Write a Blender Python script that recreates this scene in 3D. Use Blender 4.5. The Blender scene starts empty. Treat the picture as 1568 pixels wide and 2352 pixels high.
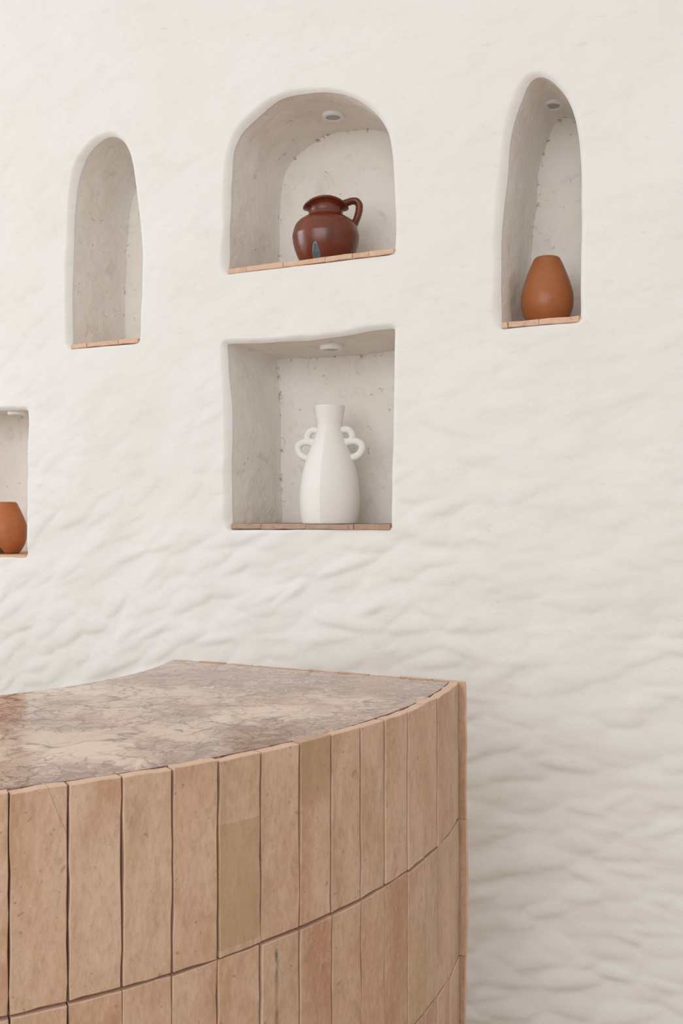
import bpy, bmesh, math, random
import numpy as np
from mathutils import Vector, noise
from mathutils.geometry import delaunay_2d_cdt

random.seed(7)
rng = np.random.default_rng(11)
sc = bpy.context.scene
COL = sc.collection
R = math.radians

# ------------------------------------------------------------------ camera
TH = R(26.0)          # camera turned left of the wall's normal
DW = 2.65             # distance from camera to the wall plane (y = 0)
EYE = 1.50
FPX = 1568 * 35 / 24
HX, HY = 784.0, 1176.0
cam_d = bpy.data.cameras.new('camera')
cam_d.sensor_fit = 'HORIZONTAL'; cam_d.sensor_width = 24; cam_d.lens = 35
cam_d.dof.use_dof = True; cam_d.dof.focus_distance = 2.1; cam_d.dof.aperture_fstop = 13
cam_d.clip_start = 0.05
cam = bpy.data.objects.new('camera', cam_d); COL.objects.link(cam)
cam.location = (0, -DW, EYE); cam.rotation_euler = (R(90), 0, TH)
sc.camera = cam

# ------------------------------------------------------------------ light
sc.view_settings.view_transform = 'Standard'; sc.view_settings.look = 'None'
sc.view_settings.gamma = 1; sc.view_settings.exposure = 0.0
w = bpy.data.worlds.new('daylight'); sc.world = w; w.use_nodes = True
bg = w.node_tree.nodes['Background']
bg.inputs[0].default_value = (1.0, 0.93, 0.865, 1); bg.inputs[1].default_value = 0.82

def area(name, loc, target, sx, sy, power, color):
    l = bpy.data.lights.new(name, 'AREA'); l.shape = 'RECTANGLE'; l.size = sx; l.size_y = sy
    l.energy = power; l.color = color
    o = bpy.data.objects.new(name, l); COL.objects.link(o); o.location = loc
    o.rotation_euler = (Vector(target) - Vector(loc)).to_track_quat('-Z', 'Y').to_euler()
    return o
area('window_daylight', (-0.6, -6.0, 2.5), (-0.8, 0, 1.6), 5.0, 3.0, 128, (0.895, 0.965, 1.0))
area('added_side_light', (-6.0, -1.7, 2.7), (-1.4, 0, 1.6), 2.2, 2.2, 75, (0.895, 0.97, 1.0))  # unseen lamp added at the left to brighten niche rims and rake the relief

# ------------------------------------------------------------------ helpers
def W(px, py, depth=0.0):
    """point on the plane y = depth seen at that pixel -> (x, z)"""
    a = (px - HX) / FPX
    t = (DW + depth) / (a * math.sin(TH) + math.cos(TH))
    return t * (a * math.cos(TH) - math.sin(TH)), EYE + t * (HY - py) / FPX

def cam2w(X, Z):
    return X * math.cos(TH) - Z * math.sin(TH), -DW + X * math.sin(TH) + Z * math.cos(TH)

def link_mesh(name, verts, faces, mat, parent=None, smooth=True):
    me = bpy.data.meshes.new(name); me.from_pydata([tuple(v) for v in verts], [], [tuple(f) for f in faces])
    me.update()
    if smooth:
        me.polygons.foreach_set('use_smooth', [True] * len(me.polygons))
    o = bpy.data.objects.new(name, me); COL.objects.link(o)
    for m in (mat if isinstance(mat, (list, tuple)) else [mat]): me.materials.append(m)
    if parent: o.parent = parent
    return o

def from_bm(name, bm, mat, parent=None, smooth=True):
    bmesh.ops.recalc_face_normals(bm, faces=bm.faces[:])
    me = bpy.data.meshes.new(name); bm.to_mesh(me); bm.free()
    if smooth: me.polygons.foreach_set('use_smooth', [True] * len(me.polygons))
    me.materials.append(mat)
    o = bpy.data.objects.new(name, me); COL.objects.link(o)
    if parent: o.parent = parent
    return o

def tag(o, label=None, cat=None, group=None, kind=None):
    if label: o['label'] = label
    if cat: o['category'] = cat
    if group: o['group'] = group
    if kind: o['kind'] = kind
    return o

def thing(name, loc, rz, label, cat, group=None):
    o = bpy.data.objects.new(name, None); COL.objects.link(o)
    o.empty_display_size = 0.05
    o.location = loc; o.rotation_euler = (0, 0, rz)
    return tag(o, label, cat, group)

# ------------------------------------------------------------------ node helpers
class NT:
    def __init__(self, name):
        self.m = bpy.data.materials.new(name); self.m.use_nodes = True
        self.t = self.m.node_tree; self.b = self.t.nodes['Principled BSDF']
    def n(self, typ, **kw):
        nd = self.t.nodes.new(typ)
        for k, v in kw.items():
            if k.startswith('i_'):
                key = k[2:]
                nd.inputs[int(key) if key.isdigit() else key.replace('_', ' ')].default_value = v
            else: setattr(nd, k, v)
        return nd
    def l(self, a, b): self.t.links.new(a, b)
    def coord(self, scale=(1, 1, 1), rot=(0, 0, 0), out='Object'):
        c = self.n('ShaderNodeTexCoord'); mp = self.n('ShaderNodeMapping')
        mp.inputs['Scale'].default_value = scale; mp.inputs['Rotation'].default_value = rot
        self.l(c.outputs[out], mp.inputs[0]); return mp.outputs[0]
    def noise(self, vec, scale, detail=4, rough=0.55, dist=0.0):
        nd = self.n('ShaderNodeTexNoise'); nd.inputs['Scale'].default_value = scale
        nd.inputs['Detail'].default_value = detail; nd.inputs['Roughness'].default_value = rough
        nd.inputs['Distortion'].default_value = dist
        self.l(vec, nd.inputs['Vector']); return nd
    def ramp(self, fac, stops, interp='LINEAR'):
        nd = self.n('ShaderNodeValToRGB'); cr = nd.color_ramp; cr.interpolation = interp
        while len(cr.elements) < len(stops): cr.elements.new(0.5)
        for e, (p, c) in zip(cr.elements, stops):
            e.position = p; e.color = (c, c, c, 1) if isinstance(c, (int, float)) else (*c, 1)
        self.l(fac, nd.inputs[0]); return nd.outputs[0]
    def mix(self, fac, a, b, mode='MIX'):
        nd = self.n('ShaderNodeMix', data_type='RGBA', blend_type=mode)
        for s, v in ((0, fac), (6, a), (7, b)):
            if isinstance(v, (int, float)): nd.inputs[s].default_value = v
            elif isinstance(v, tuple): nd.inputs[s].default_value = (*v, 1)
            else: self.l(v, nd.inputs[s])
        return nd.outputs[2]
    def math(self, op, a, b=None, c=None, clamp=False):
        nd = self.n('ShaderNodeMath', operation=op, use_clamp=clamp)
        for i, v in enumerate((a, b, c)):
            if v is None: continue
            if isinstance(v, (int, float)): nd.inputs[i].default_value = v
            else: self.l(v, nd.inputs[i])
        return nd.outputs[0]
    def bump(self, h, strength, dist, prev=None):
        nd = self.n('ShaderNodeBump'); nd.inputs['Strength'].default_value = strength
        nd.inputs['Distance'].default_value = dist
        self.l(h, nd.inputs['Height'])
        if prev is not None: self.l(prev, nd.inputs['Normal'])
        return nd.outputs[0]
    def done(self, col=None, rough=None, nrm=None, spec=None):
        def s(k, v):
            if v is None: return
            if isinstance(v, (int, float)): self.b.inputs[k].default_value = v
            elif isinstance(v, tuple): self.b.inputs[k].default_value = (*v, 1)
            else: self.l(v, self.b.inputs[k])
        s('Base Color', col); s('Roughness', rough); s('Normal', nrm); s('Specular IOR Level', spec)
        return self.m

def mat_wall():
    t = NT('lime_plaster_wall'); v = t.coord()
    big = t.noise(v, 1.7, 5).outputs[0]
    c = t.mix(t.ramp(big, [(0.35, 0.0), (0.68, 1.0)]), (0.785, 0.78, 0.765), (0.765, 0.75, 0.725))
    va = t.coord((1, 1, 2.2), (0, R(18), 0))
    sm = t.noise(va, 6.5, 7, 0.68, 0.8).outputs[0]
    c = t.mix(t.ramp(sm, [(0.52, 0.0), (0.72, 0.30)]), c, (0.64, 0.62, 0.575))
    marks = t.noise(va, 26, 7, 0.62, 0.6).outputs[0]
    c = t.mix(t.ramp(marks, [(0.60, 0.0), (0.78, 0.5)]), c, (0.60, 0.57, 0.53))
    fine = t.noise(v, 60, 6, 0.6).outputs[0]
    mid = t.noise(v, 13, 3, 0.45, 0.3).outputs[0]
    n1 = t.bump(mid, 0.24, 0.012)
    n2 = t.bump(fine, 0.16, 0.004, n1)
    return t.done(c, 0.88, n2, 0.25)

def mat_niche():
    t = NT('rough_niche_plaster'); v = t.coord()
    big = t.noise(v, 5, 6, 0.6).outputs[0]
    c = t.mix(t.ramp(big, [(0.3, 0.0), (0.7, 1.0)]), (0.87, 0.845, 0.81), (0.81, 0.765, 0.715))
    sp = t.noise(v, 34, 3, 0.5, 1.2).outputs[0]
    c = t.mix(t.ramp(sp, [(0.69, 0.0), (0.735, 0.5)]), c, (0.33, 0.28, 0.24))
    sp2 = t.noise(v, 15, 8, 0.7, 0.5).outputs[0]
    c = t.mix(t.ramp(sp2, [(0.56, 0.0), (0.75, 0.5)]), c, (0.50, 0.45, 0.40))
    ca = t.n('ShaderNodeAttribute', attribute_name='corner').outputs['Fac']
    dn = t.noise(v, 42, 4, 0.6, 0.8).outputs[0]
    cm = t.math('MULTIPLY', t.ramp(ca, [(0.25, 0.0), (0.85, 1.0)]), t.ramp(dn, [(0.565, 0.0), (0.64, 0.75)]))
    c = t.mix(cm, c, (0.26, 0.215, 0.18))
    n1 = t.bump(t.noise(v, 16, 6, 0.6, 0.5).outputs[0], 0.5, 0.015)
    n2 = t.bump(sp, 0.25, 0.006, n1)
    return t.done(c, 0.92, n2, 0.2)

def mat_tile(name, seed=0.0):
    """unglazed hand made terracotta; attribute tid = number of the tile, uv = place on its face"""
    t = NT(name)
    at = t.n('ShaderNodeAttribute', attribute_name='tid'); tid = at.outputs['Fac']
    uvn = t.n('ShaderNodeUVMap'); sep = t.n('ShaderNodeSeparateXYZ'); t.l(uvn.outputs[0], sep.inputs[0])
    u, vv = sep.outputs[0], sep.outputs[1]
    oc = t.n('ShaderNodeTexCoord')
    off = t.n('ShaderNodeVectorMath', operation='ADD'); cmb = t.n('ShaderNodeCombineXYZ')
    t.l(t.math('MULTIPLY', tid, 3.71), cmb.inputs[0]); t.l(t.math('MULTIPLY', tid, 1.93), cmb.inputs[1])
    t.l(oc.outputs['Object'], off.inputs[0]); t.l(cmb.outputs[0], off.inputs[1])
    mp = t.n('ShaderNodeMapping'); mp.inputs['Scale'].default_value = (1, 1, 0.42); t.l(off.outputs[0], mp.inputs[0])
    V = mp.outputs[0]
    wn = t.n('ShaderNodeTexWhiteNoise', noise_dimensions='1D'); t.l(t.math('ADD', tid, seed + 0.37), wn.inputs['W'])
    base = t.ramp(wn.outputs['Value'], [(0.0, (0.505, 0.315, 0.205)), (0.3, (0.53, 0.35, 0.235)),
                                      (0.55, (0.465, 0.295, 0.19)), (0.8, (0.475, 0.325, 0.205)), (1.0, (0.55, 0.37, 0.255))])
    blot = t.noise(V, 9, 6, 0.6, 0.4).outputs[0]
    c = t.mix(t.ramp(blot, [(0.40, 0.0), (0.62, 0.85)]), base, (0.60, 0.425, 0.31))
    blot2 = t.noise(V, 5.3, 5, 0.55, 0.8).outputs[0]
    c = t.mix(t.ramp(blot2, [(0.52, 0.0), (0.66, 0.7)]), c, (0.42, 0.215, 0.125))
    streak = t.noise(V, 42, 6, 0.65, 0.5).outputs[0]
    c = t.mix(t.ramp(streak, [(0.52, 0.0), (0.72, 0.45)]), c, (0.33, 0.19, 0.12))
    c = t.mix(t.ramp(streak, [(0.26, 0.5), (0.42, 0.0)]), c, (0.64, 0.47, 0.36))
    pit = t.noise(off.outputs[0], 190, 2, 0.5, 0.4).outputs[0]
    grain = t.noise(V, 130, 5, 0.7, 0.3).outputs[0]
    c = t.mix(t.ramp(grain, [(0.50, 0.0), (0.68, 0.38)]), c, (0.35, 0.21, 0.14))
    c = t.mix(t.ramp(grain, [(0.32, 0.35), (0.48, 0.0)]), c, (0.66, 0.49, 0.375))
    bigpit = t.noise(off.outputs[0], 60, 1, 0.5, 0.3).outputs[0]
    c = t.mix(t.ramp(bigpit, [(0.735, 0.0), (0.76, 0.6)]), c, (0.33, 0.19, 0.12))
    c = t.mix(t.ramp(pit, [(0.70, 0.0), (0.75, 0.7)]), c, (0.27, 0.155, 0.10))
    # pale worn rim of each tile
    e1 = t.math('MINIMUM', u, t.math('SUBTRACT', 1.0, u)); e2 = t.math('MULTIPLY', t.math('MINIMUM', vv, t.math('SUBTRACT', 1.0, vv)), 3.7)
    edge = t.math('MINIMUM', e1, e2)
    em = t.math('MULTIPLY', t.ramp(edge, [(0.0, 0.8), (0.020, 0.0)]), t.ramp(blot, [(0.4, 0.3), (0.6, 1.0)]))
    c = t.mix(em, c, (0.67, 0.50, 0.39))
    gn = t.n('ShaderNodeNewGeometry'); gs = t.n('ShaderNodeSeparateXYZ'); t.l(gn.outputs['True Normal'], gs.inputs[0])
    c = t.mix(t.math('MULTIPLY', t.math('GREATER_THAN', gs.outputs[2], 0.8), 0.75), c, t.mix(blot, (0.74, 0.54, 0.41), (0.60, 0.38, 0.26)))
    def is_tile(k):
        return t.math('LESS_THAN', t.math('ABSOLUTE', t.math('SUBTRACT', tid, float(k))), 0.4)
    # tile with a two-tone dip line (number 5 of the top row)
    wob = t.math('MULTIPLY', t.math('SUBTRACT', blot, 0.5), 0.03)
    lowp = t.math('LESS_THAN', t.math('ADD', vv, wob), 0.67)
    lowp = t.math('MULTIPLY', lowp, t.math('GREATER_THAN', t.math('ADD', vv, t.math('MULTIPLY', wob, 2.0)), 0.035))
    c = t.mix(t.math('MULTIPLY', t.math('MULTIPLY', lowp, is_tile(4)), 0.52), c, (0.40, 0.25, 0.135))
    # upper part of tile 7 darker olive
    hi = t.ramp(vv, [(0.60, 0.0), (0.72, 1.0)])
    c = t.mix(t.math('MULTIPLY', t.math('MULTIPLY', hi, is_tile(6)), 0.55), c, (0.37, 0.245, 0.135))
    # black mineral streak down one tile of the second row
    wv = t.noise(off.outputs[0], 18, 6, 0.6).outputs[0]
    du = t.math('ABSOLUTE', t.math('SUBTRACT', t.math('ADD', u, t.math('MULTIPLY', t.math('SUBTRACT', wv, 0.5), 0.35)), 0.36))
    sm = t.math('MULTIPLY', t.ramp(du, [(0.0, 1.0), (0.075, 0.0)]), t.ramp(vv, [(0.0, 1.0), (0.93, 1.0), (0.96, 0.0)]))
    sm = t.math('MULTIPLY', sm, t.ramp(streak, [(0.38, 0.35), (0.58, 1.0)]))
    c = t.mix(t.math('MULTIPLY', sm, is_tile(105)), c, (0.075, 0.06, 0.05))
    # hairline crack on the tile at the left
    cu = t.math('ABSOLUTE', t.math('SUBTRACT', t.math('ADD', u, t.math('MULTIPLY', t.math('SUBTRACT', wv, 0.5), 0.12)), t.math('ADD', t.math('MULTIPLY', t.math('SUBTRACT', 1.0, vv), 1.5), 0.66)))
    c = t.mix(t.math('MULTIPLY', t.math('MULTIPLY', t.ramp(cu, [(0.0, 1.0), (0.013, 0.0)]), is_tile(0)), 0.7), c, (0.28, 0.15, 0.10))
    h = t.math('ADD', t.math('MULTIPLY', pit, 0.4), t.math('ADD', streak, grain))
    n1 = t.bump(h, 0.22, 0.004)
    n2 = t.bump(blot, 0.25, 0.010, n1)
    return t.done(c, 0.62, n2, 0.35)

def mat_marble():
    t = NT('breccia_marble'); v0 = t.coord((1, 1, 1), (0, 0, R(-18)))
    def warp(v, sc_, amt):
        nn = t.noise(v, sc_, 4, 0.6)
        s = t.n('ShaderNodeVectorMath', operation='SUBTRACT'); t.l(nn.outputs['Color'], s.inputs[0]); s.inputs[1].default_value = (0.5, 0.5, 0.5)
        m = t.n('ShaderNodeVectorMath', operation='SCALE'); t.l(s.outputs[0], m.inputs[0]); m.inputs['Scale'].default_value = amt
        a = t.n('ShaderNodeVectorMath', operation='ADD'); t.l(v, a.inputs[0]); t.l(m.outputs[0], a.inputs[1]); return a.outputs[0]
    v1 = warp(v0, 6, 0.17); v2 = warp(v1, 20, 0.055)
    def edge(v, s):
        nd = t.n('ShaderNodeTexVoronoi', feature='DISTANCE_TO_EDGE'); nd.inputs['Scale'].default_value = s
        t.l(v, nd.inputs['Vector']); return nd.outputs[0]
    def cell(v, s):
        nd = t.n('ShaderNodeTexVoronoi', feature='F1'); nd.inputs['Scale'].default_value = s
        t.l(v, nd.inputs['Vector']); sp = t.n('ShaderNodeSeparateColor'); t.l(nd.outputs['Color'], sp.inputs[0]); return sp.outputs[0]
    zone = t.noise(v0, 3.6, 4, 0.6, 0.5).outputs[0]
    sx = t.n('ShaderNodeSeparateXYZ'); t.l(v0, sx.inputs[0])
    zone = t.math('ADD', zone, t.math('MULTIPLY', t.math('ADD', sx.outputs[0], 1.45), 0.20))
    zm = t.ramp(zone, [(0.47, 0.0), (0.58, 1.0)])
    base = t.mix(cell(v1, 8), (0.58, 0.425, 0.32), (0.68, 0.525, 0.41))
    small = t.mix(cell(v2, 34), (0.25, 0.14, 0.105), (0.50, 0.355, 0.275))
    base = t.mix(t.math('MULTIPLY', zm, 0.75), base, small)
    vein_big = t.ramp(edge(v1, 8), [(0.0, 1.0), (0.022, 0.5), (0.07, 0.0)])
    vein_mid = t.ramp(edge(v2, 21), [(0.0, 1.0), (0.06, 0.0)])
    vein_sm = t.ramp(edge(v2, 58), [(0.0, 1.0), (0.12, 0.0)])
    brk = t.ramp(t.noise(v1, 14, 5, 0.6).outputs[0], [(0.42, 0.0), (0.60, 1.0)])
    c = t.mix(t.math('MULTIPLY', t.math('MULTIPLY', vein_big, brk), 0.95), base, (0.13, 0.05, 0.035))
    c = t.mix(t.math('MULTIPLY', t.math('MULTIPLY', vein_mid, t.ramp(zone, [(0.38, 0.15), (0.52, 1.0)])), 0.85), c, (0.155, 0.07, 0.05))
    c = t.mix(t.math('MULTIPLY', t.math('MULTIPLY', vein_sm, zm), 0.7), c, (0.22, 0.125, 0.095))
    cl = t.ramp(t.noise(v1, 7.5, 6, 0.65, 0.4).outputs[0], [(0.53, 0.0), (0.68, 0.6)])
    c = t.mix(cl, c, (0.40, 0.205, 0.14))
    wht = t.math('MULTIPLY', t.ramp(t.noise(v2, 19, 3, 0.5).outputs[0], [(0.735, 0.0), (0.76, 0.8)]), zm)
    c = t.mix(wht, c, (0.84, 0.79, 0.72))
    blk = t.ramp(t.noise(v2, 24, 2, 0.5).outputs[0], [(0.715, 0.0), (0.735, 0.8)])
    c = t.mix(blk, c, (0.08, 0.07, 0.075))
    return t.done(c, 0.13, None, 0.32)

def mat_clay(name, col, dark, light, rough, spec=0.5, coat=0.0, sc_=10):
    t = NT(name); v = t.coord((1, 1, 1))
    a = t.noise(v, sc_, 5, 0.6, 0.4).outputs[0]
    c = t.mix(t.ramp(a, [(0.35, 0.0), (0.7, 1.0)]), col, dark)
    b = t.noise(v, sc_ * 2.3, 6, 0.65, 0.6).outputs[0]
    c = t.mix(t.ramp(b, [(0.56, 0.0), (0.78, 0.6)]), c, light)
    vb = t.coord((1, 1, 7)); rings = t.noise(vb, 14, 3, 0.5).outputs[0]
    n = t.bump(rings, 0.10, 0.003); n = t.bump(b, 0.10, 0.002, n)
    t.b.inputs['Coat Weight'].default_value = coat; t.b.inputs['Coat Roughness'].default_value = 0.18
    r = t.ramp(b, [(0.3, rough - 0.05), (0.7, rough + 0.1)])
    return t.done(c, r, n, spec)

def mat_plain(name, col, rough=0.5, spec=0.4, metal=0.0, bump=0.05, scale=80):
    t = NT(name); v = t.coord(); nz = t.noise(v, scale, 4).outputs[0]
    c = t.mix(t.ramp(nz, [(0.4, 0.0), (0.7, 0.5)]), col, tuple(x * 0.955 for x in col))
    t.b.inputs['Metallic'].default_value = metal
    return t.done(c, rough, t.bump(nz, bump, 0.002), spec)

M_WALL = mat_wall(); M_NICHE = mat_niche()
M_TILE = mat_tile('terracotta_tile')
M_MARBLE = mat_marble()
M_GROUT = mat_plain('brown_grout', (0.30, 0.185, 0.125), 0.95, 0.1, bump=0.4)
M_SHELF = None
M_JUG = mat_clay('burnished_redbrown_clay', (0.165, 0.032, 0.010), (0.095, 0.014, 0.005), (0.20, 0.06, 0.02), 0.24, 0.6, 0.0)
M_POT = mat_clay('orange_clay', (0.36, 0.122, 0.040), (0.29, 0.088, 0.026), (0.41, 0.165, 0.065), 0.30, 0.42, 0.0)
M_POT2 = mat_clay('bright_orange_clay', (0.46, 0.155, 0.055), (0.36, 0.10, 0.032), (0.52, 0.21, 0.095), 0.38, 0.3, 0.0)
M_VASE = mat_plain('matt_white_ceramic', (0.80, 0.785, 0.765), 0.75, 0.25, bump=0.03, scale=90)
M_DRIP = mat_clay('blue_grey_glaze', (0.10, 0.15, 0.17), (0.05, 0.075, 0.09), (0.27, 0.36, 0.38), 0.25, 0.6, 0.5, 60)
M_DRIPD = mat_clay('dark_olive_glaze', (0.05, 0.045, 0.028), (0.03, 0.026, 0.018), (0.09, 0.08, 0.05), 0.3, 0.6, 0.3, 60)
M_LRING = mat_plain('white_lamp_ring', (0.80, 0.79, 0.77), 0.45, 0.5)
M_LENS = mat_plain('frosted_grey_lens', (0.36, 0.37, 0.40), 0.35, 0.5, bump=0.02)

def mat_floor():
    t = NT('limewash_floor'); v = t.coord(); nz = t.noise(v, 3, 6, 0.6).outputs[0]
    c = t.mix(t.ramp(nz, [(0.35, 0.0), (0.7, 1.0)]), (0.40, 0.29, 0.21), (0.34, 0.24, 0.17))
    return t.done(c, 0.6, t.bump(nz, 0.1, 0.01), 0.3)
M_FLOOR = mat_floor()

def mat_shelf(nm='pale_terracotta_shelf_tile', k=1.0):
    t = NT(nm); v = t.coord()
    at = t.n('ShaderNodeAttribute', attribute_name='tid')
    wn = t.n('ShaderNodeTexWhiteNoise', noise_dimensions='1D'); t.l(at.outputs['Fac'], wn.inputs['W'])
    base = t.ramp(wn.outputs['Value'], [(0.0, (0.62, 0.40, 0.27)), (0.4, (0.66, 0.45, 0.33)), (0.7, (0.60, 0.43, 0.30)), (1.0, (0.64, 0.36, 0.24))])
    nz = t.noise(v, 45, 5, 0.6, 0.6).outputs[0]
    c = t.mix(t.ramp(nz, [(0.45, 0.0), (0.68, 0.7)]), base, (0.70, 0.56, 0.45))
    c = t.mix(t.ramp(nz, [(0.28, 0.6), (0.38, 0.0)]), c, (0.42, 0.20, 0.12))
    c = t.mix(1.0, c, (k, k * 0.97, k * 0.97), 'MULTIPLY')
    return t.done(c, 0.75, t.bump(nz, 0.35, 0.004), 0.3)
M_SHELF = mat_shelf(); M_SHELF_DARKER = mat_shelf('darker_terracotta_shelf_tile', 0.66)  # second one is the same tile colour multiplied darker, for the square niche

# ------------------------------------------------------------------ wall relief raster (trowelled dabs)
U0, U1, Z0, Z1 = -3.60, 1.02, 0.0, 3.96
RS = 0.004
NU, NZ = int(round((U1 - U0) / RS)) + 1, int(round((Z1 - Z0) / RS)) + 1
ug = U0 + np.arange(NU) * RS; zg = Z0 + np.arange(NZ) * RS

def box_blur(a, k):
    for ax in (0, 1):
        p = np.concatenate([np.repeat(a.take([0], ax), k, ax), a, np.repeat(a.take([-1], ax), k, ax)], ax)
        cs = np.cumsum(p, ax); cs = np.concatenate([np.zeros_like(cs.take([0], ax)), cs], ax)
        n = a.shape[ax]
        a = (cs.take(range(2 * k + 1, 2 * k + 1 + n), ax) - cs.take(range(0, n), ax)) / (2 * k + 1)
    return a

def smooth_noise(step, seed):
    r = np.random.default_rng(seed)
    nu, nz = int((U1 - U0) / step) + 3, int((Z1 - Z0) / step) + 3
    g = r.standard_normal((nz, nu))
    fu = (ug - U0) / step; fz = (zg - Z0) / step
    iu = fu.astype(int); iz = fz.astype(int); tu = fu - iu; tz = fz - iz
    tu = tu * tu * (3 - 2 * tu); tz = tz * tz * (3 - 2 * tz)
    A = g[iz][:, iu]; B = g[iz][:, iu + 1]; C_ = g[iz + 1][:, iu]; D = g[iz + 1][:, iu + 1]
    tz = tz[:, None]
    return (A * (1 - tu) + B * tu) * (1 - tz) + (C_ * (1 - tu) + D * tu) * tz

UU, ZZ = np.meshgrid(ug, zg)
dab = np.zeros((NZ, NU))
NDAB = 4000
for i in range(NDAB):
    cu = rng.uniform(U0, U1); cz = rng.uniform(Z0, Z1)
    aa = rng.uniform(0.055, 0.125); bb = rng.uniform(0.022, 0.046)
    left = min(1.0, max(0.0, (-0.9 - cu) / 1.2))
    ang = R(rng.normal(6 + 22 * left, 11))
    hgt = rng.uniform(0.35, 1.0)
    rad = aa * 1.05
    i0, i1 = max(0, int((cu - rad - U0) / RS)), min(NU, int((cu + rad - U0) / RS) + 2)
    j0, j1 = max(0, int((cz - rad - Z0) / RS)), min(NZ, int((cz + rad - Z0) / RS) + 2)
    if i1 <= i0 or j1 <= j0: continue
    du = UU[j0:j1, i0:i1] - cu; dz = ZZ[j0:j1, i0:i1] - cz
    p = (du * math.cos(ang) + dz * math.sin(ang)) / aa
    q = (-du * math.sin(ang) + dz * math.cos(ang)) / bb
    q = q + 0.35 * p * p - 0.15
    r2 = p * p + q * q
    prof = np.clip(1 - r2, 0, 1) ** 0.55 * (0.75 - 0.45 * q) * hgt
    dab[j0:j1, i0:i1] = np.maximum(dab[j0:j1, i0:i1], prof)
dab = box_blur(dab, 1)
amp = 0.0016 + 0.0085 * np.clip((2.15 - ZZ) / 1.2, 0, 1) ** 1.1
amp *= 1 + 0.25 * smooth_noise(0.5, 5)
RELIEF = dab * np.maximum(amp, 0.0006) + 0.0042 * smooth_noise(0.30, 1) * 0.8 + 0.0022 * smooth_noise(0.11, 2) * np.clip((2.6 - ZZ) / 1.2, 0.3, 1)
RELIEF -= RELIEF.mean()

def relief(u, z):
    fu = np.clip((np.asarray(u) - U0) / RS, 0, NU - 1.001); fz = np.clip((np.asarray(z) - Z0) / RS, 0, NZ - 1.001)
    iu = fu.astype(int); iz = fz.astype(int); tu = fu - iu; tz = fz - iz
    return (RELIEF[iz, iu] * (1 - tu) + RELIEF[iz, iu + 1] * tu) * (1 - tz) + (RELIEF[iz + 1, iu] * (1 - tu) + RELIEF[iz + 1, iu + 1] * tu) * tz

# ------------------------------------------------------------------ niches: outlines (upright openings in the wall), clockwise from bottom left
NICHES = {
 'left': dict(pts=[(160, 801), (158, 700), (160, 600), (164, 500), (169, 440), (178, 390), (191, 360), (210, 334), (232, 317), (252, 310), (270, 313), (285, 327), (296, 352), (303, 390), (309, 440), (316, 490), (320, 540), (322, 600), (321, 680), (319, 740), (318, 789)], depth=0.30, nb=1),
 'arch': dict(pts=[(519, 630), (523, 486), (526, 379), (530, 342), (547, 302), (572, 275), (602, 250), (627, 231), (664, 217), (710, 209), (746, 208), (786, 214), (817, 226), (847, 246), (872, 272), (890, 305), (898, 351), (902, 419), (905, 486), (905, 584)], depth=0.325, nb=1),
 'square': dict(pts=[(527, 1217), (526, 1080), (526, 934), (520, 860), (515, 789), (602, 786), (713, 781), (786, 770), (847, 759), (904, 752), (901, 904), (897, 1087), (896, 1216)], depth=0.325, nb=1),
 'tall': dict(pts=[(1147, 756), (1146, 663), (1147, 551), (1153, 453), (1161, 397), (1167, 326), (1173, 287), (1182, 253), (1195, 220), (1206, 193), (1220, 175), (1238, 170), (1260, 178), (1279, 196), (1296, 217), (1310, 242), (1321, 276), (1328, 321), (1333, 383), (1334, 495), (1333, 607), (1331, 739)], depth=0.31, nb=1),
 'low_left': dict(pts=[(-250, 1286), (-250, 1100), (-250, 931), (-120, 935), (0, 943), (60, 941), (60, 1100), (60, 1279)], depth=0.31, nb=1),
}

def smooth_loop(P, step=0.009, it=5):
    """closed polyline -> evenly spaced, lightly rounded corners"""
    n = len(P); out = []
    for i in range(n):
        a = Vector(P[i]); b = Vector(P[(i + 1) % n]); L = (b - a).length; k = max(1, int(round(L / step)))
        for j in range(k): out.append(a.lerp(b, j / k))
    m = len(out)
    for _ in range(it):
        out = [(out[i - 1] + out[i] * 2 + out[(i + 1) % m]) / 4 for i in range(m)]
    return out

def loop_normals(L):
    n = len(L); N = []
    for i in range(n):
        t = (L[(i + 1) % n] - L[i - 1]).normalized()
        N.append(Vector((-t.y, t.x)))     # left of travel: outward when going up the left side and over clockwise
    return N

wall_v = []; wall_f = []; key = {}
def add_wall_vert(u, z, y=None):
    k = (round(u, 5), round(z, 5), None if y is None else round(y, 5))
    if k in key: return key[k]
    key[k] = len(wall_v); wall_v.append([u, y, z]); return key[k]

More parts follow.
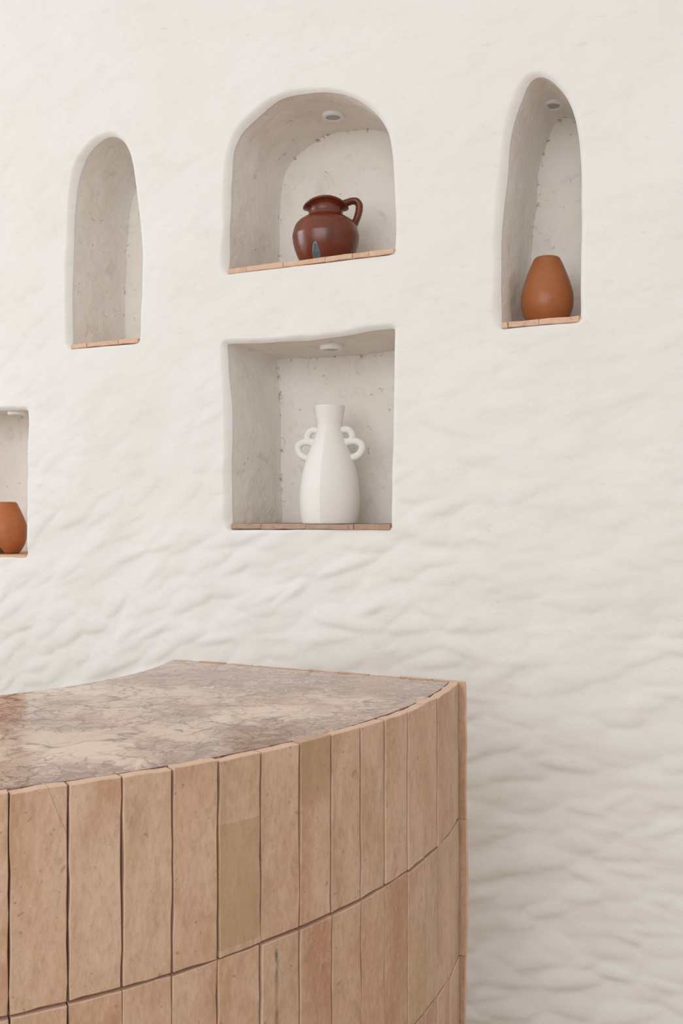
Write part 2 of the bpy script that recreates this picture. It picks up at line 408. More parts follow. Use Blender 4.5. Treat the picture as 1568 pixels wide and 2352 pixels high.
GS = 0.006
gu = int(round((U1 - U0) / GS)); gz = int(round((Z1 - Z0) / GS))
hole = np.zeros((gz, gu), bool)
niche_data = {}
for nm, d in NICHES.items():
    P = [W(*p) for p in d['pts']]
    L = smooth_loop(P, 0.009, 5) if nm in ('left', 'arch', 'tall') else smooth_loop(P, 0.006, 2)
    # hand made wobble
    N = loop_normals(L)
    L = [p + n * 0.0022 * noise.noise((p.x * 9, p.y * 9, 3.1)) for p, n in zip(L, N)]
    N = loop_normals(L)
    zb = min(p.y for p in L)
    umid = sum(p.x for p in L) / len(L)
    Rr = []
    for p, n in zip(L, N):
        r = 0.015
        if n.x < -0.3: r = 0.021
        if n.x > 0.3: r = 0.013
        if n.y < -0.6: r = 0.004
        r *= 1 + 0.35 * noise.noise((p.x * 14, p.y * 14, 8.8))
        Rr.append(r)
    m = len(Rr)
    for _ in range(7): Rr = [(Rr[i - 1] + 2 * Rr[i] + Rr[(i + 1) % m]) / 4 for i in range(m)]
    outer = [p + n * r for p, n, r in zip(L, N, Rr)]
    us = [p.x for p in outer]; zs = [p.y for p in outer]
    i0 = int((min(us) - U0) / GS) - 3; i1 = int((max(us) - U0) / GS) + 4
    j0 = int((min(zs) - Z0) / GS) - 3; j1 = int((max(zs) - Z0) / GS) + 4
    hole[j0:j1, i0:i1] = True
    niche_data[nm] = dict(L=L, N=N, R=Rr, outer=outer, box=(i0, i1, j0, j1), depth=d['depth'])

def inside(poly, x, y):
    c = False; n = len(poly); j = n - 1
    for i in range(n):
        a, b = poly[i], poly[j]
        if (a.y > y) != (b.y > y) and x < (b.x - a.x) * (y - a.y) / (b.y - a.y) + a.x: c = not c
        j = i
    return c

# regular quads outside the patches
vid = -np.ones((gz + 1, gu + 1), int)
def gv(j, i):
    if vid[j, i] < 0: vid[j, i] = add_wall_vert(U0 + i * GS, Z0 + j * GS)
    return vid[j, i]
for j in range(gz):
    for i in range(gu):
        if not hole[j, i]: wall_f.append((gv(j, i), gv(j, i + 1), gv(j + 1, i + 1), gv(j + 1, i)))
# patches
for nm, d in niche_data.items():
    i0, i1, j0, j1 = d['box']; outer = d['outer']
    pts = []; ids = []
    rim = []
    for i in range(i0, i1): rim.append((j0, i))
    for j in range(j0, j1): rim.append((j, i1))
    for i in range(i1, i0, -1): rim.append((j1, i))
    for j in range(j1, j0, -1): rim.append((j, i0))
    for j, i in rim: pts.append(Vector((U0 + i * GS, Z0 + j * GS))); ids.append(gv(j, i))
    nr = len(pts); edges = [(k, (k + 1) % nr) for k in range(nr)]
    oid = [add_wall_vert(p.x, p.y) for p in outer]
    for k, p in enumerate(outer): pts.append(p.copy()); ids.append(oid[k])
    no = len(outer); edges += [(nr + k, nr + (k + 1) % no) for k in range(no)]
    oa = np.array([(p.x, p.y) for p in outer])
    for j in range(j0 + 1, j1):
        for i in range(i0 + 1, i1):
            x, y = U0 + i * GS, Z0 + j * GS
            if np.min(np.hypot(oa[:, 0] - x, oa[:, 1] - y)) < GS * 0.55: continue
            if inside(outer, x, y): continue
            pts.append(Vector((x, y))); ids.append(gv(j, i))
    vo, eo, fo, ov, oe, of = delaunay_2d_cdt(pts, edges, [], 0, 1e-7)
    for f in fo:
        cx = sum(vo[k].x for k in f) / len(f); cy = sum(vo[k].y for k in f) / len(f)
        if inside(outer, cx, cy): continue
        idx = [ids[ov[k][0]] if ov[k] else None for k in f]
        if None in idx: continue
        a, b, c_ = (Vector(wall_v[q][0::2]) for q in idx[:3])
        if (b - a).cross(c_ - a) < 0: idx = idx[::-1]
        wall_f.append(tuple(idx))
    d['oid'] = oid
va = np.array([[v[0], v[2]] for v in wall_v])
rel = relief(va[:, 0], va[:, 1])
for k, v in enumerate(wall_v): v[1] = -float(rel[k])
# rounded rims (belong to the wall) down to the start of the jamb
for nm, d in niche_data.items():
    L, N, Rr = d['L'], d['N'], d['R']; m = len(L)
    prev = d['oid']; steps = 6
    for s in range(1, steps + 1):
        a = s / steps * math.pi / 2; cur = []
        for k in range(m):
            t_ = s / steps; o = Rr[k] * (1 - t_); y = Rr[k] * (0.30 * t_ + 0.55 * t_ * t_)
            p = L[k] + N[k] * o
            base = float(relief(p.x, p.y)) * (1 - 0.6 * s / steps)
            wall_v.append([p.x, y - base, p.y]); cur.append(len(wall_v) - 1)
        for k in range(m):
            q = (k + 1) % m
            wall_f.append((cur[k], cur[q], prev[q], prev[k]))
        prev = cur
    # a little straight jamb so that the niche mesh starts inside
    d['arris'] = list(prev); cur = []
    for k in range(m):
        x, y, z = wall_v[prev[k]]; wall_v.append([x, y + 0.012, z]); cur.append(len(wall_v) - 1)
    for k in range(m):
        q = (k + 1) % m; wall_f.append((cur[k], cur[q], prev[q], prev[k]))
    d['last'] = [tuple(wall_v[q]) for q in cur]
# body behind the face
TB = 0.42
b = []
for x_, z_ in ((U0, Z0), (U1, Z0), (U1, Z1), (U0, Z1)):
    wall_v.append([x_, TB, z_]); b.append(len(wall_v) - 1)
wall_f.append((b[1], b[0], b[3], b[2]))
wall_f.append(tuple([gv(0, i) for i in range(gu, -1, -1)] + [b[0], b[1]]))
wall_f.append(tuple([gv(gz, i) for i in range(0, gu + 1)] + [b[2], b[3]]))
wall_f.append(tuple([gv(j, 0) for j in range(0, gz + 1)] + [b[3], b[0]]))
wall_f.append(tuple([gv(j, gu) for j in range(gz, -1, -1)] + [b[1], b[2]]))
wall = link_mesh('wall_back', wall_v, wall_f, M_WALL)
for p in wall.data.polygons[-5:]: p.use_smooth = False
arris = set()
for d in niche_data.values():
    for k, q in enumerate(d['arris']): arris.add(frozenset((q, d['arris'][(k + 1) % len(d['arris'])])))
at = wall.data.attributes.new('sharp_edge', 'BOOLEAN', 'EDGE'); ev = np.empty(len(wall.data.edges) * 2, int); wall.data.edges.foreach_get('vertices', ev)
at.data.foreach_set('value', [frozenset((int(a_), int(b_))) in arris for a_, b_ in ev.reshape(-1, 2)])
tag(wall, 'white hand-trowelled plaster wall with five recessed niches', 'wall', kind='structure')

NLAB = {'left': 'narrow empty arched niche at the left', 'arch': 'wide arched niche above the square one',
        'square': 'square niche below the wide arch', 'tall': 'tall narrow pointed niche at the right', 'low_left': 'square niche at the left edge'}
for nm, d in niche_data.items():
    ring0 = d['last']; m = len(ring0); D = d['depth']; verts = list(ring0); faces = []
    N = d['N']; K = 22; prev = list(range(m))
    for s in range(1, K + 1):
        t = s / K; cur = []
        for k in range(m):
            x, y, z = ring0[k]; yy = y + (D - y) * t
            am = 0.0035 if N[k].y > -0.6 else 0.0006
            dn = am * (noise.noise((x * 11, yy * 11, z * 11)) + 0.5 * noise.noise((x * 30 + 5, yy * 30, z * 30))) * min(1, 4 * t)
            # inner corner slightly filled
            fill = -0.003 * max(0, (t - 0.93) / 0.07) ** 2
            o = dn + fill
            verts.append((x + N[k].x * o, yy, z + N[k].y * o)); cur.append(len(verts) - 1)
        for k in range(m):
            q = (k + 1) % m; faces.append((cur[k], cur[q], prev[q], prev[k]))
        prev = cur
    back_ring = list(prev)
    # back face: cdt fill with gentle relief
    pts = [Vector((verts[q][0], verts[q][2])) for q in prev]; ids = list(prev)
    edges = [(k, (k + 1) % m) for k in range(m)]
    poly = [p.copy() for p in pts]; pa = np.array([(p.x, p.y) for p in pts]); g = 0.012
    for i in range(int((pa[:, 0].max() - pa[:, 0].min()) / g) + 1):
        for j in range(int((pa[:, 1].max() - pa[:, 1].min()) / g) + 1):
            x = pa[:, 0].min() + (i + .5) * g; z = pa[:, 1].min() + (j + .5) * g
            dd = float(np.min(np.hypot(pa[:, 0] - x, pa[:, 1] - z)))
            if dd < g * 0.6 or not inside(poly, x, z): continue
            dep = D + 0.004 * min(1, dd / 0.03) * (noise.noise((x * 12, 9.1, z * 12)) + 0.5 * noise.noise((x * 33, 4.1, z * 33)))
            verts.append((x, dep, z)); ids.append(len(verts) - 1); pts.append(Vector((x, z)))
    vo, eo, fo, ov, oe, of = delaunay_2d_cdt(pts, edges, [], 1, 1e-7)
    for f in fo:
        idx = [ids[ov[k][0]] for k in f]
        a, b_, c_ = (Vector((verts[q][0], verts[q][2])) for q in idx[:3])
        if (b_ - a).cross(c_ - a) < 0: idx = idx[::-1]
        faces.append(tuple(idx))
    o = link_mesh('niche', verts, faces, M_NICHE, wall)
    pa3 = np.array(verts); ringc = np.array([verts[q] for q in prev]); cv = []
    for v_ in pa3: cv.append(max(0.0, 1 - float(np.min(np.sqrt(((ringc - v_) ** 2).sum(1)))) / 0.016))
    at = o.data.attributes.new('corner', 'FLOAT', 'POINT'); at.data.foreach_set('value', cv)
    rs_ = set(frozenset((back_ring[k], back_ring[(k + 1) % m])) for k in range(m))
    at = o.data.attributes.new('sharp_edge', 'BOOLEAN', 'EDGE')
    at.data.foreach_set('value', [frozenset(tuple(e.vertices)) in rs_ for e in o.data.edges])
    o['label'] = NLAB[nm]

# ------------------------------------------------------------------ floor
fl = link_mesh('floor', [(-9, -9, 0), (5, -9, 0), (5, 0.42, 0), (-9, 0.42, 0), (-9, -9, -0.1), (5, -9, -0.1), (5, 0.42, -0.1), (-9, 0.42, -0.1)],
               [(0, 1, 2, 3), (4, 7, 6, 5), (0, 4, 5, 1), (1, 5, 6, 2), (2, 6, 7, 3), (3, 7, 4, 0)], M_FLOOR, smooth=False)
tag(fl, 'plain sandy limewash floor below the wall and counter', 'floor', kind='structure')

# ------------------------------------------------------------------ tiles
class Tiles:
    def __init__(self): self.v = []; self.f = []; self.uv = []; self.tid = []
    def add(self, p0, p1, z0, z1, n, th, tid, nx=4, nz=11, bev=0.0012, wob=0.0011, bow=0.0010):
        """box tile whose outer face runs p0->p1 (plan) between z0 and z1, n = outward plan normal"""
        p0 = Vector(p0); p1 = Vector(p1); n = Vector(n); ex = p1 - p0; L = ex.length; ex = ex / L; H = z1 - z0
        s = tid * 7.13
        def front(u, w_, du, dw, back):
            wu = wob * noise.noise((s, w_ * H * 22, 1.7 + (u > .5) * 9)) * 2; ww = wob * noise.noise((s, u * L * 30, 5.7 + (w_ > .5) * 9)) * 2
            uu = u * L + du + (wu if u in (0, 1) or abs(du) > 0 else 0) * 1.0
            zz = z0 + w_ * H + dw + (ww if w_ in (0, 1) or abs(dw) > 0 else 0)
            out = bow * noise.noise((s + u * 2, w_ * 3.5, 2.2)) - back
            q = p0 + ex * uu + n * out
            return (q.x, q.y, zz)
        us = [0.0, None, *[k / nx for k in range(1, nx)], None, 1.0]
        cols = [(0, 0)] + [(0, bev)] + [(k / nx, 0) for k in range(1, nx)] + [(1, -bev)] + [(1, 0)]
        rows = [(0, 0)] + [(0, bev)] + [(k / nz, 0) for k in range(1, nz)] + [(1, -bev)] + [(1, 0)]
        nc, nrw = len(cols), len(rows); b0 = len(self.v); UVv = []
        for (w_, dw) in rows:
            for (u, du) in cols:
                edge = (du == 0 and u in (0, 1)) or (dw == 0 and w_ in (0, 1))
                self.v.append(front(u, w_, du, dw, bev * 0.8 if edge else 0))
                UVv.append((min(1, max(0, u + du / L)), min(1, max(0, w_ + dw / H))))
        def I(r, c): return b0 + r * nc + c
        per = [(0, c) for c in range(nc)] + [(r, nc - 1) for r in range(1, nrw)] + [(nrw - 1, c) for c in range(nc - 2, -1, -1)] + [(r, 0) for r in range(nrw - 2, 0, -1)]
        bb = len(self.v)
        for (r, c) in per:
            q = Vector(self.v[I(r, c)]); self.v.append((q.x - n.x * (th - bev), q.y - n.y * (th - bev), q.z)); UVv.append(UVv[r * nc + c])
        fs = []
        for r in range(nrw - 1):
            for c in range(nc - 1): fs.append((I(r, c), I(r, c + 1), I(r + 1, c + 1), I(r + 1, c)))
        m = len(per)
        for k in range(m):
            q = (k + 1) % m; fs.append((bb + k, bb + q, I(*per[q]), I(*per[k])))
        fs.append(tuple(bb + k for k in range(m - 1, -1, -1)))
        for f in fs:
            self.f.append(f); self.uv.append([UVv[k - b0] for k in f]); self.tid.append(tid)
    def build(self, name, mat, parent=None):
        o = link_mesh(name, self.v, self.f, mat, parent, smooth=False)
        uvl = o.data.uv_layers.new(name='UVMap'); k = 0
        flat = [c for f in self.uv for uv in f for c in uv]; uvl.data.foreach_set('uv', flat)
        at = o.data.attributes.new('tid', 'FLOAT', 'FACE'); at.data.foreach_set('value', [float(t) for t in self.tid])
        return o

# ------------------------------------------------------------------ counter
HC = 0.364                        # eye above the counter top
TOP = EYE - HC
def CP(px, py):                   # point on the counter top seen at that pixel
    return cam2w((px - HX) * HC / (py - HY), FPX * HC / (py - HY))
meas = [(22, 1818), (156, 1803), (281, 1784), (396, 1767), (500, 1748), (600, 1727), (688, 1708), (762, 1690), (828, 1671), (883, 1652), (935, 1633), (975, 1614), (1003, 1602), (1032, 1588), (1055, 1574)]
A = np.array([CP(*p) for p in meas])
s_ = np.linalg.lstsq(np.c_[2 * A, np.ones(len(A))], (A ** 2).sum(1), rcond=None)[0]
CC = Vector((s_[0], s_[1])); RO = math.sqrt(s_[2] + s_[0] ** 2 + s_[1] ** 2)
RI = RO - 0.715
YE = CP(1072, 1566)[1]            # plane of the end face
def ang_of(p): return math.atan2(p[1] - CC.y, p[0] - CC.x)
def ray_angle(px):                # angle at which the camera ray of a pixel column first meets the front arc
    a = (px - HX) / FPX
    d = Vector((a * math.cos(TH) - math.sin(TH), a * math.sin(TH) + math.cos(TH))).normalized(); o = Vector((0, -DW)) - CC
    b_ = o.dot(d); c_ = o.dot(o) - RO * RO; disc = b_ * b_ - c_
    t = -b_ - math.sqrt(max(0, disc)); q = o + d * t
    return math.atan2(q.y, q.x)
TT = 0.019
bounds = [ray_angle(p[0]) for p in meas]
TTE = YE - (CC.y + RO * math.sin(bounds[-1])) ; a_end = bounds[-1]
print('RO', RO, 'CC', CC, 'YE', YE, 'bounds', [round(math.degrees(b), 1) for b in bounds], 'end', math.degrees(a_end))
bounds[-1] = a_end
stepa = 0.0775 / RO
left_b = []
a = bounds[0]
while a > R(-104): a -= stepa * random.uniform(0.96, 1.04); left_b.append(a)
A_START = left_b[-1]
counter = thing('reception_counter', (CC.x + RO * 0.7, CC.y - 0.4, 0), 0, 'curved counter clad in upright tan terracotta tiles with a polished pink marble top', 'counter')
def rel_parent(o, root):
    o.parent = root; o.matrix_parent_inverse = root.matrix_basis.inverted()
    return o
TH_ = 0.292; G = 0.0030
rows = []
zt = TOP
for r in range(4):
    z1 = zt - r * TH_ ; z0 = max(0.012, zt - (r + 1) * TH_)
    rows.append((z0 + G, z1 if r == 0 else z1 - G * 0.6))
allb = left_b[::-1] + bounds
first = len(left_b)
T = Tiles()
for r, (z0, z1) in enumerate(rows):
    for k in range(len(allb) - 1):
        tid = (k - first) + 100 * r
        a0, a1 = allb[k], allb[k + 1]
        j = 0.0008
        g0 = (G * 0.55 + random.uniform(-j, j)) / RO; g1 = (G * 0.55 + random.uniform(-j, j)) / RO
        rr = RO + random.uniform(-0.0012, 0.0016); tw = random.uniform(-0.0011, 0.0011)
        A0 = a0 + g0; A1 = a1 - g1
        P0 = CC + Vector((math.cos(A0), math.sin(A0))) * (rr + tw); P1 = CC + Vector((math.cos(A1), math.sin(A1))) * (rr - tw)
        if k == len(allb) - 2: P1 = CC + Vector((math.cos(A1), math.sin(A1))) * (rr - 0.001)
        n = Vector((P1.y - P0.y, P0.x - P1.x)).normalized()
        T.add(P0, P1, z0 + random.uniform(-.0008, .0008), z1 + random.uniform(-.0012, .0008), n, TT, tid)
front = T.build('front_tiling', M_TILE); rel_parent(front, counter)
# end face toward the wall
xo = CP(1072, 1566)[0]
xi = CC.x + math.sqrt(max(0.01, RI ** 2 - (YE - CC.y) ** 2))
T = Tiles(); ne = int(round((xo - xi) / 0.0775))
for r, (z0, z1) in enumerate(rows):
    sh = [0, 0.003, 0.0, 0.002][r]
    for k in range(ne):
        x1 = xo - k * (xo - xi) / ne + (sh if k == 0 else 0); x0 = xo - (k + 1) * (xo - xi) / ne
        yy = YE + random.uniform(-0.0012, 0.0012)
        T.add((x1, yy), (x0 + G, yy), z0 - G * 0.9, z1 + (0 if r == 0 else G * 0.4) + random.uniform(-0.0006, 0.0018) * (1 if r == 0 else 0), (0, 1), TTE - 0.0022, 500 + k + 37 * r)
endt = T.build('end_tiling', M_TILE); rel_parent(endt, counter)

def arc_pts(rad, a0, a1, n):
    return [CC + Vector((math.cos(a0 + (a1 - a0) * i / n), math.sin(a0 + (a1 - a0) * i / n))) * rad for i in range(n + 1)]
def prism(name, outline, z0, z1, mat, bev=0.0):
    bm = bmesh.new(); lo = [bm.verts.new((p.x, p.y, z0)) for p in outline]; hi = [bm.verts.new((p.x, p.y, z1)) for p in outline]
    n = len(outline)
    for k in range(n): bm.faces.new((lo[k], lo[(k + 1) % n], hi[(k + 1) % n], hi[k]))
    bm.faces.new(hi); bm.faces.new(lo[::-1])
    if bev:
        ed = [e for e in bm.edges if abs(e.verts[0].co.z - z1) < 1e-6 and abs(e.verts[1].co.z - z1) < 1e-6]
        bmesh.ops.bevel(bm, geom=ed, offset=bev, segments=2, profile=0.5, affect='EDGES')
    return from_bm(name, bm, mat, smooth=False)
def sector(ro, ri, ye, a_s, n=90):
    ao = math.asin((ye - CC.y) / ro); ai = math.asin((ye - CC.y) / ri)
    return arc_pts(ro, a_s, ao, n) + arc_pts(ri, ai, a_s, n)[0:]
core = prism('core', sector(RO - TT + 0.004, RI + 0.012, YE - TTE + 0.004, A_START), 0.0, TOP - 0.021, M_GROUT); rel_parent(core, counter)
# thin bed of grout between tile tops and slab
bed = prism('grout_bed', sector(RO - 0.0075, RI + 0.03, YE - 0.006, A_START), TOP - 0.0205, TOP - 0.0035, M_GROUT); 
# (kept below the tile tops, inside the tile thickness it only fills the open joints)
rel_parent(bed, counter)
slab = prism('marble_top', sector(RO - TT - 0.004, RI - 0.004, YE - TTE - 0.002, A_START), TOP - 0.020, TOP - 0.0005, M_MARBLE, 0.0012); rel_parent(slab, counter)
bk = prism('plastered_back', arc_pts(RI + 0.012, A_START, math.asin((YE - TTE - CC.y) / (RI + 0.012)), 60) + arc_pts(RI + 0.004, math.asin((YE - TTE - CC.y) / (RI + 0.004)), A_START, 60), 0.0, TOP - 0.021, M_WALL); rel_parent(bk, counter)

# ------------------------------------------------------------------ shelves of the niches
def shelf(nm, joints, label, th=0.0165, front_over=0.001):
    d = niche_data[nm]; pts = NICHES[nm]['pts']
    (ul, zl), (ur, zr) = W(*pts[0]), W(*pts[-1]); zb = (zl + zr) / 2
    us = [ul + 0.005] + [W(j, pts[0][1])[0] for j in joints] + [ur - 0.0015]
    T = Tiles(); D = d['depth'] - 0.004
    root = None
    for k in range(len(us) - 1):
        a, b_ = us[k] + 0.0007, us[k + 1] - 0.0007
        slope = 0.0
        dz = random.uniform(-0.0006, 0.0006)
        T.add((a, -front_over + random.uniform(-.001, .001)), (b_, -front_over + random.uniform(-.001, .001)), zb + 0.0012, zb + th + dz, (0, -1), D, k + 10 * len(joints) + len(nm), nx=4, nz=2, wob=0.0008, bow=0.0006, bev=0.0018)
    o = T.build('shelf_tiles', M_SHELF_DARKER if nm == 'square' else M_SHELF)
    tag(o, label, 'shelf', 'terracotta shelves in the wall niches')
    d['shelf_z'] = zb + th
    return o
shelf('arch', [566, 650, 747, 809, 847], 'pale terracotta tile shelf under the red-brown jug in the wide arched niche')
shelf('square', [600, 702, 800, 812], 'darker terracotta tile shelf under the white two-handled vase')
shelf('tall', [1166, 1237], 'short terracotta tile shelf under the egg-shaped pot in the tall right niche')
shelf('left', [199, 272], 'short terracotta tile shelf in the narrow empty arched niche')
shelf('low_left', [-190, -110, -30], 'pale tile shelf under the orange pot at the left edge of the picture')

# ------------------------------------------------------------------ downlights
def downlight(nm, px, py, label, r=0.034, z=None, tilt=(0, 0), recessed=False, drop=0.013):
    d = niche_data[nm]
    # ceiling point: solve depth from the ceiling height above that column
    best = None
    L = d['L']
    for i in range(12, 60):
        dep = d['depth'] * i / 60
        u, zz = W(px, py, dep)
        # ceiling height of the opening at u
        zc = None
        for k in range(len(L)):
            a, b_ = L[k], L[(k + 1) % len(L)]
            if (a.x - u) * (b_.x - u) <= 0 and abs(a.x - b_.x) > 1e-6:
                zi = a.y + (b_.y - a.y) * (u - a.x) / (b_.x - a.x)
                if zi > EYE - 0.2 and (zc is None or zi > zc): zc = zi
        if zc is None: continue
        if zz >= zc - 1.0: 
            e = abs(zz - (zc - drop * 0.5))
            if best is None or e < best[0]: best = (e, u, dep, zc)
    _, u, dep, zc = best
    print('light', nm, u, dep, zc, best[0])
    root = thing('downlight', (u, dep, zc - drop), 0, label, 'lamp', 'small round downlights in niche ceilings')
    root.rotation_euler = (tilt[0], tilt[1], 0)
    bm = bmesh.new(); S = 48
    # ring: lathe section
    sec = [(r, 0.030), (r, 0.004), (r - 0.0015, 0.0008), (r - 0.004, 0.0), (r * 0.66, 0.0), (r * 0.62, 0.0012), (r * 0.60, 0.006), (r * 0.60, 0.03)]
    rings = [[bm.verts.new((rr * math.cos(2 * math.pi * i / S), rr * math.sin(2 * math.pi * i / S), zz)) for i in range(S)] for rr, zz in sec]
    for a, b_ in zip(rings, rings[1:] + rings[:1]):
        for i in range(S): bm.faces.new((a[i], a[(i + 1) % S], b_[(i + 1) % S], b_[i]))
    from_bm('lamp_ring', bm, M_LRING, root)
    bm = bmesh.new(); lens = [(r * 0.595, 0.008), (r * 0.595, 0.0035), (r * 0.5, 0.0022), (r * 0.25, 0.0016)]
    rings = [[bm.verts.new((rr * math.cos(2 * math.pi * i / S), rr * math.sin(2 * math.pi * i / S), zz)) for i in range(S)] for rr, zz in lens]
    for a, b_ in zip(rings, rings[1:]):
        for i in range(S): bm.faces.new((a[i], a[(i + 1) % S], b_[(i + 1) % S], b_[i]))
    bm.faces.new(rings[-1]); bm.faces.new(rings[0])
    from_bm('lens', bm, M_LENS, root)
    return root
downlight('arch', 765, 267, 'round white downlight in the ceiling of the wide arched niche', 0.036, drop=0.012)
downlight('square', 760, 799, 'round white downlight above the white two-handled vase', 0.035, drop=0.015)
downlight('tall', 1268, 243, 'round grey downlight at the top of the tall narrow right niche', 0.034, drop=0.008)
downlight('low_left', 40, 948, 'white downlight at the left picture edge above the orange pot', 0.034, drop=0.012)

# ------------------------------------------------------------------ pottery
def spline(P, sub=6):
    out = []; n = len(P)
    for i in range(n - 1):
        p0 = P[max(0, i - 1)]; p1 = P[i]; p2 = P[i + 1]; p3 = P[min(n - 1, i + 2)]
        for s in range(sub):
            t = s / sub
            out.append(tuple(0.5 * (2 * b_ + (c_ - a_) * t + (2 * a_ - 5 * b_ + 4 * c_ - d_) * t * t + (-a_ + 3 * b_ - 3 * c_ + d_) * t ** 3) for a_, b_, c_, d_ in zip(p0, p1, p2, p3)))
    out.append(tuple(P[-1])); return out
def lathe(name, prof, mat, parent, S=72, shape=None):
    """prof: [(r, z)] from the bottom centre up, over the rim and down inside"""
    bm = bmesh.new(); rings = []
    for r, z in prof:
        ring = []
        for i in range(S):
            f = 2 * math.pi * i / S; x, y, zz = r * math.cos(f), r * math.sin(f), z
            if shape: x, y, zz = shape(r, f, z)
            ring.append(bm.verts.new((x, y, zz)))
        rings.append(ring)
    for a, b_ in zip(rings, rings[1:]):
        for i in range(S): bm.faces.new((a[i], a[(i + 1) % S], b_[(i + 1) % S], b_[i]))
    bm.faces.new(rings[0][::-1]); bm.faces.new(rings[-1])
    return from_bm(name, bm, mat, parent)
def tube(name, path, radii, mat, parent, S=20, flat=1.0, flat_axis=Vector((0, 1, 0))):
    P = spline([tuple(p) for p in path], 8); Rd = spline([(r,) for r in radii], 8); P = [Vector(p) for p in P]; n = len(P)
    bm = bmesh.new(); rings = []
    for i, p in enumerate(P):
        t = (P[min(n - 1, i + 1)] - P[max(0, i - 1)]).normalized()
        b1 = (flat_axis - t * flat_axis.dot(t)).normalized(); b2 = t.cross(b1); r = Rd[i][0]
        rings.append([bm.verts.new(p + b1 * r * flat * math.cos(2 * math.pi * k / S) + b2 * r * math.sin(2 * math.pi * k / S)) for k in range(S)])
    for a, b_ in zip(rings, rings[1:]):
        for k in range(S): bm.faces.new((a[k], a[(k + 1) % S], b_[(k + 1) % S], b_[k]))
    bm.faces.new(rings[0][::-1]); bm.faces.new(rings[-1])
    return from_bm(name, bm, mat, parent)
def stand(px, dep, nm):
    u, _ = W(px, 500, dep); return (u, dep, niche_data[nm]['shelf_z'] + 0.0004)
def face_cam(loc):      # rotation so that local x points to the right of the picture there, local -y to the camera
    return math.atan2(0 - loc[0], loc[1] + DW)

# jug in the arch
loc = stand(748, 0.13, 'arch')
jug = thing('jug', loc, face_cam(loc), 'glossy dark red-brown clay jug with one loop handle in the wide arched niche', 'jug')
prof = [(0.066, 0.0), (0.072, 0.004), (0.0866, 0.031), (0.095, 0.052), (0.101, 0.073), (0.1045, 0.094), (0.1035, 0.107), (0.0960, 0.1320), (0.083, 0.1475), (0.069, 0.1560), (0.0585, 0.1600)]
prof = spline(prof, 5) + [(0.0555, 0.1615), (0.0540, 0.166), (0.0540, 0.180), (0.0560, 0.197), (0.0515, 0.201), (0.050, 0.165), (0.06, 0.148), (0.09, 0.12), (0.09, 0.08), (0.06, 0.01)]
def lipshape(r, f, z):
    return (r * math.cos(f), r * math.sin(f), z - 0.017 * min(1, max(0, (z - 0.172) / 0.03)) * math.cos(f) ** 2)
body = lathe('body', prof, M_JUG, jug, shape=lipshape)
lathe('rim', [(0.0540, 0.190), (0.0575, 0.195), (0.063, 0.2000), (0.069, 0.2020), (0.0720, 0.2045), (0.0710, 0.2085), (0.066, 0.2095), (0.058, 0.206), (0.052, 0.200), (0.0505, 0.193)], M_JUG, jug, shape=lipshape)
k_ = 0.0002086
def jz(Y): return (619 - (420 + Y / 6.533)) * 0.001363
hp = [((X - 708) * k_, 0.0, jz(Y)) for X, Y in ((960, 335), (1040, 305), (1110, 285), (1170, 295), (1208, 350), (1208, 420), (1190, 500), (1165, 570), (1130, 640), (1080, 680))]
tube('handle', hp, [0.0115, 0.0110, 0.0106, 0.0112, 0.0118, 0.0118, 0.0114, 0.0112, 0.012, 0.013], M_JUG, jug, flat=1.5)
def decal(name, prof_pts, phi, z0, z1, wid, mat, parent, lift=0.0009):
    """a thin raised drop of glaze that follows the body"""
    zs = [p[1] for p in prof_pts]; rs = [p[0] for p in prof_pts]
    verts = []; faces = []; NR, NC = 14, 8
    for lay in (0, 1):
        for j in range(NR + 1):
            t = j / NR; z = z0 + (z1 - z0) * t
            r = float(np.interp(z, zs, rs)); wd = wid * math.sqrt(max(0, math.sin(math.pi * min(1, 0.28 + 0.72 * t)))) * (1 - 0.25 * t) + 0.0002
            for i in range(NC + 1):
                s = (i / NC * 2 - 1); a = phi + s * wd / r; e = (1 - s * s) * min(1, (1 - t) * 6) * lift
                rr = r + (e + 0.0002 if lay else -0.002)
                verts.append((rr * math.sin(a), -rr * math.cos(a), z))
    o = (NR + 1) * (NC + 1)
    def I(l, j, i): return l * o + j * (NC + 1) + i
    for j in range(NR):
        for i in range(NC):
            faces.append((I(1, j, i), I(1, j, i + 1), I(1, j + 1, i + 1), I(1, j + 1, i)))
            faces.append((I(0, j, i), I(0, j + 1, i), I(0, j + 1, i + 1), I(0, j, i + 1)))
    for j in range(NR):
        faces.append((I(0, j, 0), I(1, j, 0), I(1, j + 1, 0), I(0, j + 1, 0))); faces.append((I(0, j, NC), I(0, j + 1, NC), I(1, j + 1, NC), I(1, j, NC)))
    for i in range(NC):
        faces.append((I(0, 0, i), I(0, 0, i + 1), I(1, 0, i + 1), I(1, 0, i))); faces.append((I(0, NR, i), I(1, NR, i), I(1, NR, i + 1), I(0, NR, i + 1)))
    return link_mesh(name, verts, faces, mat, parent)
dp = decal('glaze_drip', [(0.070, 0.0), (0.0866, 0.031), (0.095, 0.052), (0.101, 0.073), (0.1045, 0.094)], math.asin(-0.34), 0.010, 0.062, 0.0140, M_DRIP, jug); dp['label'] = 'blue-grey drop of glaze'

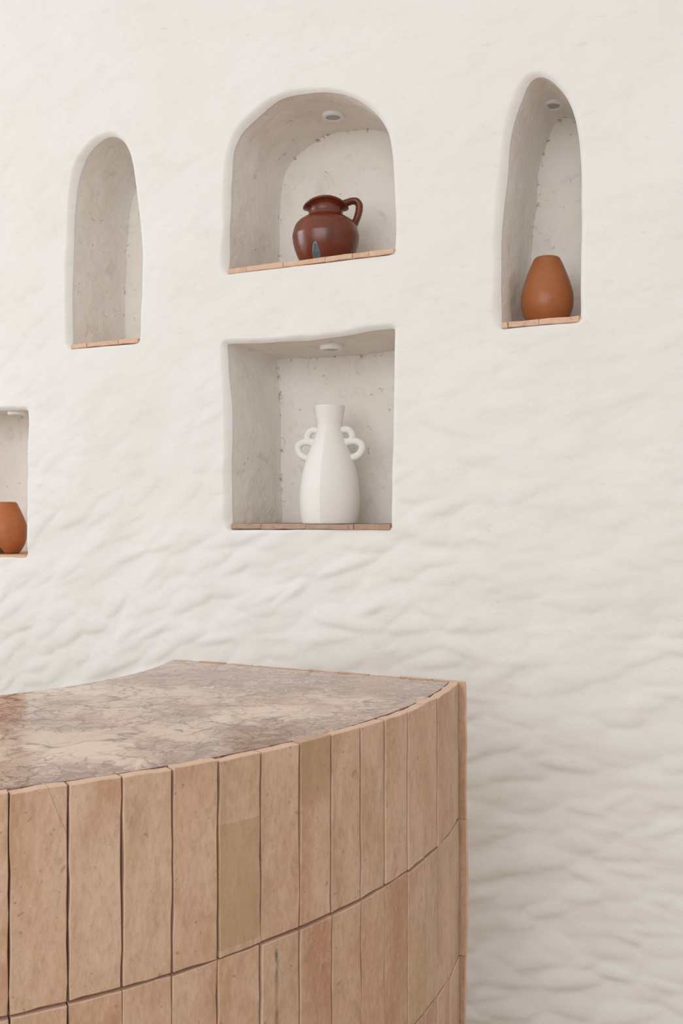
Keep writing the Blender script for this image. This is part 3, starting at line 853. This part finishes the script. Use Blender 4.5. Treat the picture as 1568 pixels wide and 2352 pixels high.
# egg shaped pots
def pot(px, dep, nm, label, mat, s=1.0, full=False):
    loc = stand(px, dep, nm)
    o = thing('clay_pot', loc, face_cam(loc), label, 'pot', None)
    u_ = 0.000344
    pr = [(0.040, 0.0), (0.047, 0.003), (0.0575, 0.018), (0.066, 0.035), (0.0715, 0.053), (0.0733, 0.072), (0.0722, 0.092), (0.067, 0.113), (0.0575, 0.142), (0.0465, 0.170), (0.0385, 0.188)]
    if full: pr[6:] = [(0.0735, 0.092), (0.0710, 0.113), (0.0600, 0.142), (0.0475, 0.170), (0.0390, 0.188)]
    pr = spline([(a * s, b_ * s) for a, b_ in pr], 5) + [(a * s, b_ * s) for a, b_ in ((0.036, 0.1925), (0.032, 0.1955), (0.027, 0.196), (0.024, 0.194), (0.024, 0.18), (0.05, 0.12), (0.055, 0.07), (0.03, 0.01))]
    lathe('body', pr, mat, o)
    return o, pr
pot(1256, 0.125, 'tall', 'brown-orange egg-shaped clay pot standing in the tall narrow right niche', M_POT)
p2, pr2 = pot(16, 0.12, 'low_left', 'bright orange clay pot cut off by the left edge of the picture', M_POT2, 0.97, True)
d2 = decal('glaze_drip', [(0.045, 0.0), (0.0555, 0.018), (0.064, 0.035), (0.069, 0.053)], R(-27), 0.003, 0.032, 0.012, M_DRIPD, p2); d2['label'] = 'dark drop of glaze'

# white vase
loc = stand(757, 0.15, 'square')
vase = thing('vase', loc, face_cam(loc) - R(17), 'matt white ridged ceramic vase with curly double-loop handles in the square niche', 'vase')
u_ = 0.0001922
VP = [(455, 2140), (472, 2132), (492, 2040), (507, 1930), (515, 1780), (510, 1620), (495, 1480), (463, 1310), (418, 1130), (360, 980), (292, 820), (245, 700), (215, 600), (205, 545), (212, 480), (226, 390), (240, 310), (250, 250), (252, 228), (244, 216), (232, 216), (224, 228), (215, 300), (190, 500), (300, 1100), (400, 1900)]
VP = [(r * u_, (2142 - Y) * u_) for r, Y in VP]
cc_ = 0.30; Rc = 1 + cc_; bmaj = math.sqrt(Rc * Rc - cc_ * cc_)
def vshape(r, f, z):
    # two bowed faces meeting in a ridge front and back; turns round at the neck
    k = min(1, max(0, ((2142 - 540) * u_ - z) / (160 * u_)))
    k = k * k * (3 - 2 * k)
    c, s = math.cos(f), math.sin(f)
    # ray from the centre to the arc |x - (-cc)| radius Rc on its side
    ac = abs(c); t = -cc_ * ac + math.sqrt(max(0, cc_ * cc_ * ac * ac - (cc_ * cc_ - Rc * Rc)))
    q = 1 + (t - 1) * k
    x, y = r * q * c, r * q * s
    sh = 0.96 * k + 1.0 * (1 - k)
    return (x * sh, y * sh * (0.88 * k + (1 - k)), z)
vb = lathe('body', spline(VP, 3), M_VASE, vase, S=96, shape=vshape)
# crisp ridges front and back
me = vb.data; sharp = []
for e in me.edges:
    a, b_ = me.vertices[e.vertices[0]].co, me.vertices[e.vertices[1]].co
    if abs(a.x) < 1e-5 and abs(b_.x) < 1e-5 and abs(a.z - b_.z) > 1e-6 and a.z < (2142 - 640) * u_: sharp.append(e.index)
at = me.attributes.new('sharp_edge', 'BOOLEAN', 'EDGE')
vals = [False] * len(me.edges)
for i in sharp: vals[i] = True
at.data.foreach_set('value', vals)
up = [(560, 618), (470, 608), (405, 650), (378, 722), (405, 785), (455, 805), (520, 800)]
lo_ = [(500, 830), (400, 800), (300, 808), (232, 855), (218, 925), (255, 1000), (322, 1050), (420, 1075)]
for sgn in (-1, 1):
    P1 = [(sgn * (757 - X) * u_ * 1.02, 0, (2142 - Y) * u_) for X, Y in up]; P2 = [(sgn * (757 - X) * u_ * 1.02, 0, (2142 - Y) * u_) for X, Y in lo_]
    bm = bmesh.new(); parts = []
    a = tube('handle', P1, [0.0112] * len(P1), M_VASE, None); b_ = tube('handle_lower', P2, [0.0120, 0.0116, 0.0114, 0.0114, 0.0114, 0.0116, 0.0118, 0.012], M_VASE, None)
    bm.from_mesh(a.data); bm.from_mesh(b_.data); me_a, me_b = a.data, b_.data
    bpy.data.objects.remove(a); bpy.data.objects.remove(b_); bpy.data.meshes.remove(me_a); bpy.data.meshes.remove(me_b)
    from_bm('handle', bm, M_VASE, vase)
